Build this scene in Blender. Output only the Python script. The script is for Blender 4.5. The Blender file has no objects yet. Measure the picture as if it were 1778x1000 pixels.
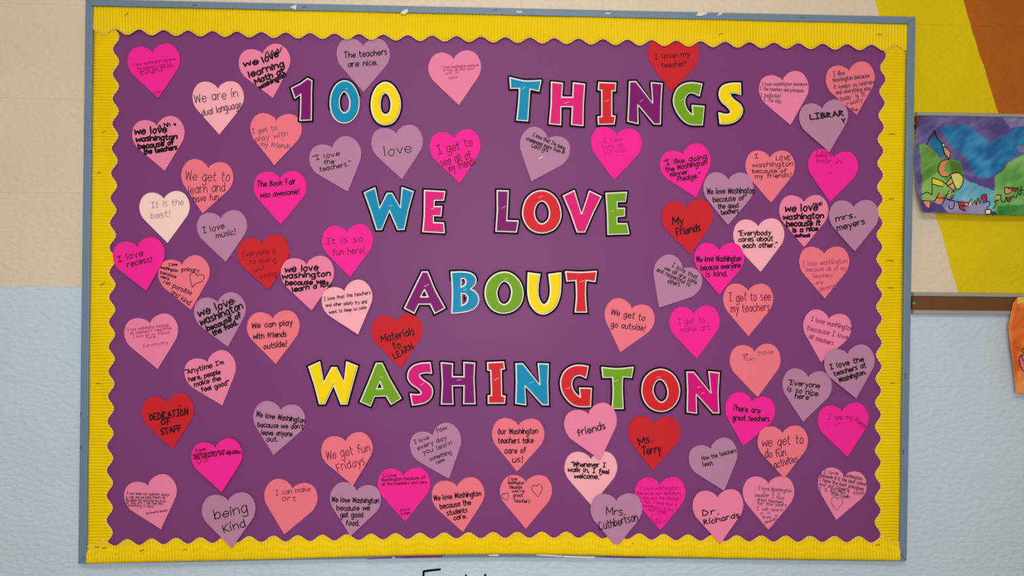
import bpy, math, random
import numpy as np
from mathutils import Vector, Matrix
from mathutils.geometry import tessellate_polygon

random.seed(7)
C = bpy.context.scene.collection
scene = bpy.context.scene

# ------------------------------------------------------------------ camera
FPX, CAMD, Z0 = 1300.0, 1.651, 1.45
YAW, PITCH, ROLL = 0.03386422, -0.00428205, 0.0108529
def cam_axes():
    cy, sy, cp, sp = math.cos(YAW), math.sin(YAW), math.cos(PITCH), math.sin(PITCH)
    fwd = Vector((sy*cp, cy*cp, sp)); right = Vector((cy, -sy, 0)); up = right.cross(fwd)
    c, s = math.cos(ROLL), math.sin(ROLL)
    return c*right + s*up, -s*right + c*up, fwd
AR, AU, AF = cam_axes()
CAMP = Vector((0, -CAMD, Z0))
cd = bpy.data.cameras.new('camera'); cam = bpy.data.objects.new('camera', cd); C.objects.link(cam)
cd.sensor_fit = 'HORIZONTAL'; cd.sensor_width = 36; cd.lens = FPX/1778*36; cd.clip_start = .05
M = Matrix.Identity(4)
for i in range(3):
    M[i][0] = AR[i]; M[i][1] = AU[i]; M[i][2] = -AF[i]; M[i][3] = CAMP[i]
cam.matrix_world = M
scene.camera = cam

# ------------------------------------------------------------------ world, lights, exposure
w = bpy.data.worlds.new('world'); scene.world = w; w.use_nodes = True
w.node_tree.nodes['Background'].inputs[0].default_value = (1.0, .97, .93, 1)
w.node_tree.nodes['Background'].inputs[1].default_value = 0.28
def area(name, loc, size, sy, energy, target, col=(1, .965, .91)):
    d = bpy.data.lights.new(name, 'AREA'); d.shape = 'RECTANGLE'; d.size = size; d.size_y = sy
    d.energy = energy; d.color = col
    o = bpy.data.objects.new(name, d); C.objects.link(o); o.location = loc
    o.rotation_euler = (Vector(target) - Vector(loc)).to_track_quat('-Z', 'Y').to_euler()
    o['label'] = 'hallway light'; return o
area('ceiling_lamp', (0.0, -2.15, 2.68), 1.2, .6, 32, (0.0, -1.2, .6))
area('front_fill', (.0, -2.05, 1.40), .9, .7, 20.5, (0, 0, 1.38), (.97, .98, 1))  # added fill light just behind the camera, no window; lifts the board's middle
vs = scene.view_settings
scene.display_settings.display_device = 'sRGB'
vs.view_transform = 'Standard'; vs.look = 'None'; vs.exposure = 0.0; vs.gamma = 1; vs.use_curve_mapping = False

# ------------------------------------------------------------------ helpers
def P(px, py, dep=0.0):
    """point on the plane y=-dep that the photograph shows at pixel px,py"""
    d = AR*((px-889)/FPX) - AU*((py-500)/FPX) + AF
    t = (CAMD-dep)/d.y
    return Vector((CAMP.x + d.x*t, -dep, CAMP.z + d.z*t))
PX = 0.00127                                    # one pixel on the wall in metres
def lin(c):
    return tuple(((x/255)/12.92 if x/255 <= .04045 else ((x/255+.055)/1.055)**2.4) for x in c)
MATS = {}
def mat(name, rgb, rough=.6, spec=.3, metal=0, noise=0, nscale=60, bump=0, bscale=300, bdist=.001):
    if name in MATS: return MATS[name]
    m = bpy.data.materials.new(name); m.use_nodes = True; nt = m.node_tree; b = nt.nodes['Principled BSDF']
    col = (*lin(rgb), 1)
    b.inputs['Base Color'].default_value = col; b.inputs['Roughness'].default_value = rough
    b.inputs['Metallic'].default_value = metal; b.inputs['Specular IOR Level'].default_value = spec
    geo = nt.nodes.new('ShaderNodeNewGeometry')
    if noise:
        n = nt.nodes.new('ShaderNodeTexNoise'); n.inputs['Scale'].default_value = nscale; n.inputs['Detail'].default_value = 5
        nt.links.new(geo.outputs['Position'], n.inputs['Vector'])
        mx = nt.nodes.new('ShaderNodeMix'); mx.data_type = 'RGBA'
        mx.inputs['A'].default_value = (*[v*(1-noise) for v in col[:3]], 1)
        mx.inputs['B'].default_value = (*[min(1, v*(1+noise)) for v in col[:3]], 1)
        nt.links.new(n.outputs['Fac'], mx.inputs['Factor']); nt.links.new(mx.outputs['Result'], b.inputs['Base Color'])
    if bump:
        n = nt.nodes.new('ShaderNodeTexNoise'); n.inputs['Scale'].default_value = bscale; n.inputs['Detail'].default_value = 4
        nt.links.new(geo.outputs['Position'], n.inputs['Vector'])
        bp = nt.nodes.new('ShaderNodeBump'); bp.inputs['Strength'].default_value = bump; bp.inputs['Distance'].default_value = bdist
        nt.links.new(n.outputs['Fac'], bp.inputs['Height']); nt.links.new(bp.outputs['Normal'], b.inputs['Normal'])
    MATS[name] = m; return m

def add(name, verts, faces, m, parent=None, origin=None, smooth=False):
    """link a mesh; verts in world space, origin = the object's world position"""
    me = bpy.data.meshes.new(name)
    og = Vector(origin) if origin is not None else Vector((0, 0, 0))
    me.from_pydata([tuple(Vector(v) - og) for v in verts], [], faces); me.update()
    if m: me.materials.append(m)
    if smooth:
        for p in me.polygons: p.use_smooth = True
    o = bpy.data.objects.new(name, me); C.objects.link(o)
    if parent is not None:
        o.parent = parent; o.location = og - parent.location
    else: o.location = og
    return o
def empty(name, loc):
    o = bpy.data.objects.new(name, None); C.objects.link(o); o.location = loc; return o
def tag(o, label=None, cat=None, group=None, kind=None):
    if label: o['label'] = label
    if cat: o['category'] = cat
    if group: o['group'] = group
    if kind: o['kind'] = kind
    return o
def prism(front, back):
    """front and back: equal rings of points -> closed solid (convex front)"""
    n = len(front); v = list(front) + list(back)
    f = [tuple(range(n)), tuple(range(2*n-1, n-1, -1))]
    f += [(i, n+i, n+(i+1) % n, (i+1) % n) for i in range(n)]
    return v, f
def box(x0, x1, y0, y1, z0, z1, bv=0):
    if not bv:
        fr = [Vector((x, y0, z)) for x, z in ((x0, z0), (x1, z0), (x1, z1), (x0, z1))]
        bk = [Vector((p.x, y1, p.z)) for p in fr]
        return prism(fr, bk)
    a = [Vector((x, y0, z)) for x, z in ((x0+bv, z0+bv), (x1-bv, z0+bv), (x1-bv, z1-bv), (x0+bv, z1-bv))]
    b = [Vector((x, y0+bv, z)) for x, z in ((x0, z0), (x1, z0), (x1, z1), (x0, z1))]
    c = [Vector((p.x, y1, p.z)) for p in b]
    v = a+b+c
    f = [(0, 1, 2, 3), (11, 10, 9, 8)]
    for i in range(4):
        j = (i+1) % 4
        f += [(i, 4+i, 4+j, j), (4+i, 8+i, 8+j, 4+j)]
    return v, f
def catmull(pts, n=4, closed=False):
    if len(pts) < 3: return list(pts)
    out = []; N = len(pts)
    rng = range(N) if closed else range(N-1)
    for i in rng:
        if closed: p0, p1, p2, p3 = pts[i-1], pts[i], pts[(i+1) % N], pts[(i+2) % N]
        else: p0, p1, p2, p3 = pts[max(i-1, 0)], pts[i], pts[i+1], pts[min(i+2, N-1)]
        for k in range(n):
            t = k/n
            out.append(tuple(.5*((2*p1[a]) + (-p0[a]+p2[a])*t + (2*p0[a]-5*p1[a]+4*p2[a]-p3[a])*t*t
                       + (-p0[a]+3*p1[a]-3*p2[a]+p3[a])*t*t*t) for a in range(2)))
    if not closed: out.append(tuple(pts[-1]))
    return out
class Ribbons:
    """flat pen strokes lying on a surface: px polylines -> thin quads"""
    def __init__(s, surf): s.v = []; s.f = []; s.surf = surf
    def stroke(s, pts, wpx):
        q = [pts[0]]
        for p in pts[1:]:
            if abs(p[0]-q[-1][0]) + abs(p[1]-q[-1][1]) > .05: q.append(p)
        if len(q) < 2: q = [q[0], (q[0][0]+.3, q[0][1]+.1)]
        h = wpx*.53; n = len(q); L = []
        for i in range(n):
            a = q[max(i-1, 0)]; b = q[min(i+1, n-1)]
            dx, dy = b[0]-a[0], b[1]-a[1]; l = math.hypot(dx, dy) or 1
            dx /= l; dy /= l; x, y = q[i]
            if i == 0:  L.append((x-dx*h*.8, y-dy*h*.8, dx, dy, .5))
            L.append((x, y, dx, dy, 1))
            if i == n-1: L.append((x+dx*h*.8, y+dy*h*.8, dx, dy, .5))
        b0 = len(s.v)
        for x, y, dx, dy, k in L:
            s.v.append(s.surf(x-dy*h*k, y+dx*h*k)); s.v.append(s.surf(x+dy*h*k, y-dx*h*k))
        for i in range(len(L)-1):
            s.f.append((b0+2*i, b0+2*i+1, b0+2*i+3, b0+2*i+2))
    def build(s, name, m, parent, origin):
        return add(name, s.v, s.f, m, parent, origin)

# ------------------------------------------------------------------ materials
BLUE_WALL, BEIGE = (200, 214, 225), (224, 207, 181)
m_yellow = mat('corrugated_yellow', (241, 206, 0), .5, .2, noise=.06, nscale=25)
m_cut = mat('cut_card_edge', (246, 214, 130), .8, .1)
m_paper = None
m_frame = mat('blue_painted_metal', (112, 133, 152), .45, .4, noise=.08, nscale=20, bump=.1, bscale=200)
m_black = mat('black_print', (8, 6, 10), .6, .06)
m_white = mat('cream_print', (233, 224, 212), .4, .4)
m_staple = mat('staple_steel', (190, 185, 180), .3, .5, metal=.8)
m_alum = mat('brushed_aluminium', (172, 168, 156), .45, .4, metal=.25)
m_cork = mat('brown_cork', (112, 72, 42), .8, .1, noise=.15, nscale=300)
HC = {'hot': (248, 40, 152), 'pink': (238, 132, 164), 'salmon': (240, 120, 134), 'light': (250, 174, 182),
      'lav': (186, 130, 162), 'red': (204, 38, 48), 'cream': (252, 212, 200)}
HM = {k: mat('paper_'+k, v, .65, .1, noise=.025, nscale=90, bump=.12, bscale=900, bdist=.0004) for k, v in HC.items()}
INK = {'black': (20, 14, 22), 'pen': (38, 14, 45), 'pencil': (120, 78, 92), 'maroon': (128, 18, 62),
       'faint': (188, 72, 112), 'hotink': (176, 12, 106), 'redink': (122, 20, 24), 'mark': (14, 10, 14)}
IM = {k: mat('ink_'+k, v, .6, .2) for k, v in INK.items()}
LC = {'purple': (126, 18, 104), 'blue': (10, 140, 182), 'yellow': (252, 216, 8), 'pink': (224, 26, 118),
      'red': (214, 36, 46), 'green': (116, 164, 26), 'magenta': (214, 16, 120)}
LM = {k: mat('print_'+k, v, .45, .1) for k, v in LC.items()}
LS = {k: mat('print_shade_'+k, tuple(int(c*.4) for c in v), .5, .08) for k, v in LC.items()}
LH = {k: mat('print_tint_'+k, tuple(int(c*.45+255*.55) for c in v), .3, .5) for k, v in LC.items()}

def paper_material():
    m = bpy.data.materials.new('purple_roll_paper'); m.use_nodes = True; nt = m.node_tree; b = nt.nodes['Principled BSDF']
    b.inputs['Base Color'].default_value = (*lin((126, 63, 118)), 1); b.inputs['Roughness'].default_value = .42
    b.inputs['Specular IOR Level'].default_value = .12
    g = nt.nodes.new('ShaderNodeNewGeometry')
    hs = []
    for sc, st, det in ((2.6, .018, 2), (700, .0003, 2)):
        n = nt.nodes.new('ShaderNodeTexNoise'); n.inputs['Scale'].default_value = sc; n.inputs['Detail'].default_value = det
        nt.links.new(g.outputs['Position'], n.inputs['Vector'])
        bp = nt.nodes.new('ShaderNodeBump'); bp.inputs['Strength'].default_value = .5; bp.inputs['Distance'].default_value = st
        nt.links.new(n.outputs['Fac'], bp.inputs['Height'])
        if hs: nt.links.new(hs[-1].outputs['Normal'], bp.inputs['Normal'])
        hs.append(bp)
    nt.links.new(hs[-1].outputs['Normal'], b.inputs['Normal']); return m
m_paper = paper_material()

def wall_material():
    """painted blockwork: beige above, pale blue below, yellow and orange mural rays at the right"""
    m = bpy.data.materials.new('painted_block'); m.use_nodes = True; nt = m.node_tree; b = nt.nodes['Principled BSDF']
    N, L = nt.nodes.new, nt.links.new
    b.inputs['Roughness'].default_value = .36; b.inputs['Specular IOR Level'].default_value = .28
    g = N('ShaderNodeNewGeometry'); sp = N('ShaderNodeSeparateXYZ'); L(g.outputs['Position'], sp.inputs[0])
    nz = N('ShaderNodeTexNoise'); nz.inputs['Scale'].default_value = 14; L(g.outputs['Position'], nz.inputs['Vector'])
    def mth(op, a, bb):
        n = N('ShaderNodeMath'); n.operation = op
        for i, x in enumerate((a, bb)):
            if isinstance(x, (int, float)): n.inputs[i].default_value = x
            else: L(x, n.inputs[i])
        return n.outputs[0]
    wob = mth('MULTIPLY', mth('SUBTRACT', nz.outputs['Fac'], .5), .012)
    def ray(p0, p1):   # positive to the right of the painted line
        k = (p1.x-p0.x)/(p1.z-p0.z)
        return mth('GREATER_THAN', mth('ADD', mth('SUBTRACT', sp.outputs[0], mth('MULTIPLY', sp.outputs[2], k)), wob), p0.x-k*p0.z)
    yel = ray(P(1519, 0), P(1664, 510)); ora = ray(P(1672, 0), P(1733, 196))
    up = mth('GREATER_THAN', mth('ADD', sp.outputs[2], mth('MULTIPLY', wob, .35)), P(70, 498).z)
    nc = N('ShaderNodeTexNoise'); nc.inputs['Scale'].default_value = 5; nc.inputs['Detail'].default_value = 6; L(g.outputs['Position'], nc.inputs['Vector'])
    def mix(f, a, bb):
        n = N('ShaderNodeMix'); n.data_type = 'RGBA'; L(f, n.inputs['Factor'])
        for s, x in (('A', a), ('B', bb)):
            if isinstance(x, tuple): n.inputs[s].default_value = (*lin(x), 1)
            else: L(x, n.inputs[s])
        return n.outputs['Result']
    yc = mix(nc.outputs['Fac'], (208, 178, 0), (244, 216, 4))
    oc = mix(nc.outputs['Fac'], (160, 82, 14), (202, 110, 26))
    bc = mix(nc.outputs['Fac'], tuple(v-7 for v in BEIGE), tuple(v+7 for v in BEIGE))
    lc = mix(nc.outputs['Fac'], tuple(v-6 for v in BLUE_WALL), tuple(v+6 for v in BLUE_WALL))
    L(mix(up, lc, mix(ora, mix(yel, bc, yc), oc)), b.inputs['Base Color'])
    n1 = N('ShaderNodeTexNoise'); n1.inputs['Scale'].default_value = 75; n1.inputs['Detail'].default_value = 3
    mp = N('ShaderNodeMapping'); mp.inputs['Scale'].default_value = (.8, 1, 1.4); L(g.outputs['Position'], mp.inputs[0]); L(mp.outputs[0], n1.inputs['Vector'])
    b1 = N('ShaderNodeBump'); b1.inputs['Strength'].default_value = .75; b1.inputs['Distance'].default_value = .0034
    L(n1.outputs['Fac'], b1.inputs['Height']); L(b1.outputs[0], b.inputs['Normal'])
    return m
m_wall = wall_material()
m_mortar = mat('painted_joint', (190, 184, 172), .7, .2)

# ------------------------------------------------------------------ room shell
v, f = box(-2.6, 2.6, .002, .1, 0, 2.75)
wall = add('wall_back', v, f, m_wall); tag(wall, 'painted concrete block wall, beige above and pale blue below', kind='structure')
JZ = P(70, 498).z; JX = P(1063, 10).x; BW, BH = .4064, .2032
k0 = int(math.ceil(JZ/BH)); r = 0
for k in range(-k0, 12):
    z0 = JZ + k*BH; z1 = z0+BH
    if z1 < .02 or z0 > 2.74: continue
    z0 = max(z0, 0); z1 = min(z1, 2.75); j = .00004
    off = (k % 2)*BW/2
    i0 = -8
    for i in range(i0, 9):
        x0 = JX+off+i*BW; x1 = x0+BW
        if x1 < -2.6 or x0 > 2.6: continue
        x0 = max(x0, -2.6); x1 = min(x1, 2.6)
        v, f = box(x0+j, x1-j, 0, .003, z0+j, z1-j, .00018)
        add('block', v, f, m_wall, wall, ((x0+x1)/2, 0, (z0+z1)/2))
v, f = box(-2.6, 2.6, -3.6, .1, -.1, 0); tag(add('floor', v, f, mat('grey_floor_tile', (150, 140, 128), .4, .4, noise=.1, nscale=6)), kind='structure')
v, f = box(-2.6, 2.6, -3.6, .1, 2.75, 2.85); tag(add('ceiling', v, f, mat('white_ceiling', (225, 222, 215), .8, .1)), kind='structure')

# ------------------------------------------------------------------ tack strips on the wall at the right
def quadz(x0, x1, ya, yb, px):
    za = P(px, ya).z; zb = P(px, yb).z
    return min(za, zb), max(za, zb)
def tack_strip(ys, label, xl):
    x0 = P(xl, 520).x; x1 = 2.2
    rt = empty('tack_strip', (x0, 0, P(1600, ys[2]).z)); tag(rt, label, 'tack strip', 'tack strips at the right of the board')
    za, zb = quadz(0, 0, ys[1], ys[2], 1600)
    v, f = box(x0, x1, -.009, .0, za, zb); add('cork_insert', v, f, m_cork, rt, ((x0+x1)/2, 0, za))
    for a, b in ((ys[0], ys[1]), (ys[2], ys[3])):
        za, zb = quadz(0, 0, a, b, 1600)
        v, f = box(x0, x1, -.013, .0, za, zb, .0012); add('metal_edge', v, f, m_alum, rt, ((x0+x1)/2, 0, za))
    c = P(1586.5, (ys[1]+ys[2])/2+.3, .0095)
    ring = [c+Vector((.0032*math.cos(a), 0, .0032*math.sin(a))) for a in [k*math.pi/6 for k in range(12)]]
    v, f = prism([p+Vector((0, -.0014, 0))*1 for p in ring], ring); add('screw', v, f, m_staple, rt, c)
tack_strip((196.5, 203, 226, 232.5), 'upper brown cork tack strip with metal edges, mostly behind the purple and green painting', 1583)
tack_strip((507.5, 514, 538, 545), 'lower brown cork tack strip with metal edges under the yellow mural', 1581)

# ------------------------------------------------------------------ bulletin board frame
FD = .021
TLo, TRo, BRo, BLo = (148.2, -1.8), (1590, 29), (1574.5, 974), (135.5, 979)
TLi, TRi, BRi, BLi = (160.5, 9.6), (1577, 41), (1563.5, 961), (149.5, 963)
board = empty('bulletin_board', P(855, 490)); tag(board, 'large bulletin board in a blue-grey metal frame on the block wall', 'bulletin board')
def rail(a, b, c, d):
    fr = [P(*q, FD) for q in (a, b, c, d)]
    # keep the outline true to real millimetres: small bevel on the front face
    cen = sum(fr, Vector())/4
    n = len(fr); front = []
    for i, p in enumerate(fr):
        front.append(p)
    back = [Vector((p.x, 0, p.z)) for p in fr]
    v, f = prism(front, back)
    o = add('frame_rail', v, f, m_frame, board, cen)
    bv = o.modifiers.new('bevel', 'BEVEL'); bv.width = .0012; bv.segments = 2
    return o
rail(TLo, TRo, TRi, TLi); rail(TRo, BRo, BRi, TRi); rail(BLo, TLo, TLi, BLi)
bto = [(135.5, 979), (240, 977.4), (400, 974.4), (540, 971.6), (680, 969.4), (860, 967.6), (1060, 968.4), (1260, 971), (1400, 973), (1574.5, 975)]
bti = [(149.5, 963), (240, 961.5), (400, 958.6), (540, 955.8), (680, 953.6), (860, 951.8), (1060, 952.6), (1260, 955.2), (1400, 957.5), (1563.5, 961)]
v = []; f = []
for a, b in zip(bto, bti):
    p, q = P(*a, FD), P(*b, FD); v += [p, q, Vector((q.x, 0, q.z)), Vector((p.x, 0, p.z))]
for i in range(len(bto)-1):
    for k in range(4): f.append((4*i+k, 4*i+4+k, 4*i+4+(k+1) % 4, 4*i+(k+1) % 4))
f += [(0, 1, 2, 3), tuple(4*len(bto)-4+k for k in (3, 2, 1, 0))]
o = add('frame_rail', v, f, m_frame, board, P(855, 962, FD/2)); bv = o.modifiers.new('bevel', 'BEVEL'); bv.width = .001; bv.segments = 1
fr = [P(*q, .009) for q in (TLi, TRi, BRi, BLi)]
v, f = prism(fr, [Vector((p.x, 0, p.z)) for p in fr]); add('cork_backing', v, f, m_cork, board, P(855, 490))
def staple(x0, y0, x1, y1, dep, parent, m=None, r=.55):
    a = P(x0, y0, dep); b = P(x1, y1, dep); d = (b-a); n = Vector((-d.z, 0, d.x)).normalized()*PX*r
    up = Vector((0, -.0007, 0))
    fr = [a-n+up, b-n+up, b+n+up, a+n+up]; bk = [a-n*1.2, b-n*1.2, b+n*1.2, a+n*1.2]
    v, f = prism(fr, bk); return add('staple', v, f, m or m_staple, parent, (a+b)/2)
m_dstaple = mat('dull_staple', (95, 98, 104), .5, .3, metal=.5)
for a in ((334, 9.5, 342, 8.8), (525, 11.8, 533, 12.2), (854, 18, 864, 17.5), (1389, 30, 1398, 31)): staple(*a, FD, board, m_dstaple)
for a in ((897, 20.6, 906, 20.8), (1051, 23.2, 1060, 23.4)): staple(*a, FD, board)
for a in ((141.2, 715, 139.6, 724), (141, 774, 139.2, 781), (1572.2, 648, 1571.5, 658), (1569, 780, 1568.5, 788)): staple(*a, FD, board, m_dstaple)

# purple paper, pinned inside the frame, a torn lip hanging out below the yellow trim
PD = .0105
x0 = P(150, 500).x
pts_t = [P(159+k*(1578-159)/24, 9+k*32/24, PD) for k in range(25)]
pts_b = [P(149+k*(1565-149)/24, 966, PD) for k in range(25)]
fr = []; nx, nz = 60, 40
verts = []; faces = []
for j in range(nz+1):
    for i in range(nx+1):
        u, t = i/nx, j/nz
        px = (160+u*(1577-160))*(1-t) + (150+u*(1563.5-150))*t; py = (10+u*31)*(1-t) + 962.5*t
        p = P(px, py, PD); verts.append(p)
for j in range(nz):
    for i in range(nx):
        a = j*(nx+1)+i; faces.append((a, a+1, a+nx+2, a+nx+1))
paper = add('backing_paper', verts, faces, m_paper, None, P(855, 490, PD), True)
tag(paper, 'smooth purple backing paper covering the whole bulletin board', 'backing paper')
sd = paper.modifiers.new('thick', 'SOLIDIFY'); sd.thickness = .0004; sd.offset = -1
def scrap(name, pts, dep, m, parent=None, lift=.002, label=None, cat=None, group=None):
    fr = [P(x, y, dep + lift*(.4+.6*math.sin(i*2.1)**2)) for i, (x, y) in enumerate(pts)]
    c = sum(fr, Vector())/len(fr)
    v, f = prism(fr, [Vector((p.x, p.y+.0008, p.z)) for p in fr])
    o = add(name, v, f, m, parent, c)
    if label: tag(o, label, cat, group)
    return o
m_scrap = mat('torn_white_paper', (226, 220, 206), .7, .2)
m_torn = mat('torn_purple_paper', (118, 56, 112), .6, .2)
m_beige = mat('beige_scrap', (214, 204, 184), .7, .2)
for pts in ([(633, 969.8), (690, 966), (740, 965), (740, 968.2), (690, 969), (640, 970.8)], [(688, 966), (770, 963.5), (768, 967.5), (700, 969.5)],
            [(1030, 965), (1120, 967.4), (1120, 969.4), (1060, 968.4)]):
    scrap('torn_edge', pts, .0215, m_torn, paper, .0008)
for pts, lb in (([(931, 961), (977, 964.6), (976, 967), (932, 964.5)], 'left white torn strip peeking out under the yellow bottom trim, right of centre'),
            ([(978, 964.8), (1033, 966.6), (1033, 969), (978, 967.4)], 'right white torn strip peeking out under the yellow bottom trim, right of centre'),
            ([(847, 963), (866, 962.4), (865, 965.4), (850, 965.2)], 'small white paper scrap peeking out under the yellow bottom trim at centre'),
            ([(679, 970.6), (683, 966), (686.5, 969.6), (682, 968.5)], 'tiny white fold of paper under the bottom trim beside a purple torn edge')):
    scrap('paper_scrap', pts, .0228, m_scrap, None, .0005, lb, 'paper scrap', 'torn white scraps around the board frame')
for pts, lb in (([(503.5, 12.5), (515, 7.5), (513.5, 17.2)], 'white torn triangle stuck on the left half of the top frame rail'),
            ([(695, 23.5), (700, 18), (707, 15), (709, 20), (703, 25)], 'round white torn scrap at the lower edge of the top frame rail'),
            ([(1208, 26.5), (1213, 21.5), (1228, 20), (1227, 24.5), (1216, 28)], 'wide white torn scrap on the right half of the top frame rail'),
            ([(1245, 27.8), (1249, 22.2), (1256, 22), (1252, 25.5)], 'small white torn triangle right of the wide scrap on the top frame rail')):
    scrap('paper_scrap', pts, FD+.0006, m_scrap, None, .0025, lb, 'paper scrap', 'torn white scraps around the board frame')

# ------------------------------------------------------------------ corrugated scalloped trim
def interp(tab, x):
    if x <= tab[0][0]: return tab[0][1]
    for (a, b), (c, d) in zip(tab, tab[1:]):
        if x <= c: return b+(d-b)*(x-a)/(c-a)
    return tab[-1][1]
def trim(name, label, axis, s0, s1, phase0, phase1, nper, mid, amp, sign, outer, base, rise, rng, wob, stap):
    """axis 'x': runs along the picture's x. mid(s)= middle of the scallop line, outer(s)= straight edge.
    phase0..phase1: pixel positions of scallop peaks number 0 and nper"""
    random.seed(rng)
    pitch = 5.35
    n = int((s1-s0)/pitch*8); nt = 8
    V = []; F = []; edge = []
    ph = [random.uniform(0, 6.28) for _ in range(4)]
    for i in range(n+1):
        s = s0+(s1-s0)*i/n
        e = mid(s) + sign*amp*math.cos(2*math.pi*(s-phase0)/(phase1-phase0)*nper)
        # narrower troughs, rounder lobes
        o = outer(s)
        for t in range(nt+1):
            tt = t/nt; q = e+(o-e)*tt
            warp = wob*(math.sin(s*.021+ph[0]+tt*3) + .6*math.sin(s*.067+ph[1]+tt*5)*(1-tt))
            a = 2*math.pi*(s+warp)/pitch
            amp_z = (.0012 if axis == 'x' else .0015)*(.85+.25*math.sin(s*.013+ph[2]+tt*2))
            k = min(1, max(0, (tt-.27)/.38))
            d = base + rise*(k*k*(3-2*k)) + amp_z*(2.1*abs(math.cos(a/2))**.8-1.05) + .0006*math.sin(s*.03+ph[3]+tt)
            p = P(s, q, d) if axis == 'x' else P(q, s, d)
            V.append(p)
            if t == 0: edge.append(p)
    for i in range(n):
        for t in range(nt):
            a = i*(nt+1)+t; F.append((a, a+1, a+nt+2, a+nt+1))
    mx = (s0+s1)/2
    og = P(mx, (mid(mx)+outer(mx))/2, base) if axis == 'x' else P((mid(mx)+outer(mx))/2, mx, base)
    o = add(name, V, F, m_yellow, None, og, True); tag(o, label, 'border trim', 'yellow corrugated trim strips')
    sd = o.modifiers.new('thick', 'SOLIDIFY'); sd.thickness = .0006; sd.offset = -1 if axis == 'x' else 1
    # pale cut edge following the scallops
    ev = []; ef = []
    m = len(edge); w2 = PX*.6
    for i, p in enumerate(edge):
        a = edge[max(i-2, 0)]; b = edge[min(i+2, m-1)]; d = Vector((b.x-a.x, 0, b.z-a.z)).normalized(); nn = Vector((-d.z, 0, d.x))*w2
        y = sum(edge[min(max(i+k, 0), m-1)].y for k in range(-4, 5))/9-.0014
        ev += [Vector((p.x, y+.0004, p.z))-nn, Vector((p.x, y, p.z)), Vector((p.x, y+.0004, p.z))+nn, Vector((p.x, p.y+.001, p.z))]
    for i in range(m-1):
        for k in range(4):
            ef.append((4*i+k, 4*i+(k+1) % 4, 4*i+4+(k+1) % 4, 4*i+4+k))
    add('cut_edge', ev, ef, m_cut, o, og)
    for q in stap: staple(*q[:4], base+rise*(q[4] if len(q) > 4 else 0)+.0018, o, q[5] if len(q) > 5 else m_ystaple, .5)
    return o
m_ystaple = mat('staple_in_yellow', (150, 118, 30), .5, .3, metal=.3)
m_lstaple = mat('bright_staple', (245, 222, 120), .35, .5, metal=.2)
lx = [(60, 163.5), (225, 160.3), (425, 157.5), (625, 154), (825, 152), (950, 151)]
lm = [(60, 201.5), (200, 200.5), (400, 195.7), (625, 193.8), (800, 190.7), (950, 190)]
rx = [(85, 1574), (225, 1571), (425, 1567.5), (625, 1566.5), (825, 1564.5), (950, 1563.2)]
rm = [(117, 1533.5), (240, 1529), (411, 1527), (616, 1526), (700, 1524.5), (906, 1524)]
trim('border_trim', 'left vertical strip of yellow corrugated scalloped trim', 'y', 44, 953, 64, 924.6, 20,
     lambda s: interp(lm, s), 5.3, 1, lambda s: interp(lx, s), .0128, 0, 1, .3,
     [(177, 230.5, 184, 228), (173.5, 495, 182, 491), (166, 665.4, 174, 665.8), (169, 300, 176, 299)])
trim('border_trim', 'right vertical strip of yellow corrugated scalloped trim', 'y', 72, 948, 117, 906.6, 19,
     lambda s: interp(rm, s), 4.9, -1, lambda s: interp(rx, s), .0128, 0, 2, .5,
     [(1543, 232.6, 1554, 232.6), (1543, 346.5, 1552, 344.5), (1541, 499.2, 1552, 499.8), (1540, 452, 1551, 453), (1546, 664.8, 1554, 665)])
bo = [(149, 979), (240, 976.3), (400, 973), (500, 970.3), (680, 965), (860, 962.2), (960, 962.6), (1060, 965), (1260, 969), (1400, 971.5), (1563, 973.6)]
bm = [(149, 944), (221, 941.6), (400, 937), (529, 934.6), (700, 930.8), (869, 929), (995, 928.5), (1161, 932.8), (1287, 935), (1491, 936.5), (1563, 938)]
trim('border_trim', 'bottom horizontal strip of yellow corrugated scalloped trim', 'x', 149.8, 1563.4, 221, 1491, 30,
     lambda s: interp(bm, s), 5.2, -1, lambda s: interp(bo, s), .0142, .0108, 3, 1.0,
     [(242, 956, 251, 955, .2), (318, 954, 325, 954, .2), (1520, 946.4, 1528, 945.8, .1), (1409, 956.8, 1416, 956.4, .2), (1362, 950.5, 1370, 950.2, .05), (1450, 950.5, 1456, 950, .05),
      (1527, 952.8, 1536, 953.2, .1), (949, 939.3, 957, 938.8, 0, m_lstaple), (906, 937.2, 912, 936.8, 0, m_lstaple), (1014, 945, 1024, 945, .05, m_lstaple), (866, 934.6, 873, 934, 0, m_lstaple),
      (1098, 943.8, 1107, 942.8, 0), (790, 946.5, 799, 946, .05, m_lstaple), (678, 953.8, 686, 954, .2, m_lstaple), (655, 946, 663, 946, .05, m_lstaple), (165, 950, 172, 949.6, .1), (177, 951, 186, 951, .1)])
trim('border_trim', 'top horizontal strip of yellow corrugated scalloped trim', 'x', 159.2, 1575.6, 221, 1492, 30,
     lambda s: 55.4+(s-221)*.02085, 4.8, 1, lambda s: 11.3+(s-159)*.0205, .0158, 0, 4, .5,
     [(217, 29, 222, 21.5, 0), (1247, 60.5, 1255, 58, 0), (1523.5, 59.6, 1531, 59.6, 0)])

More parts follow.
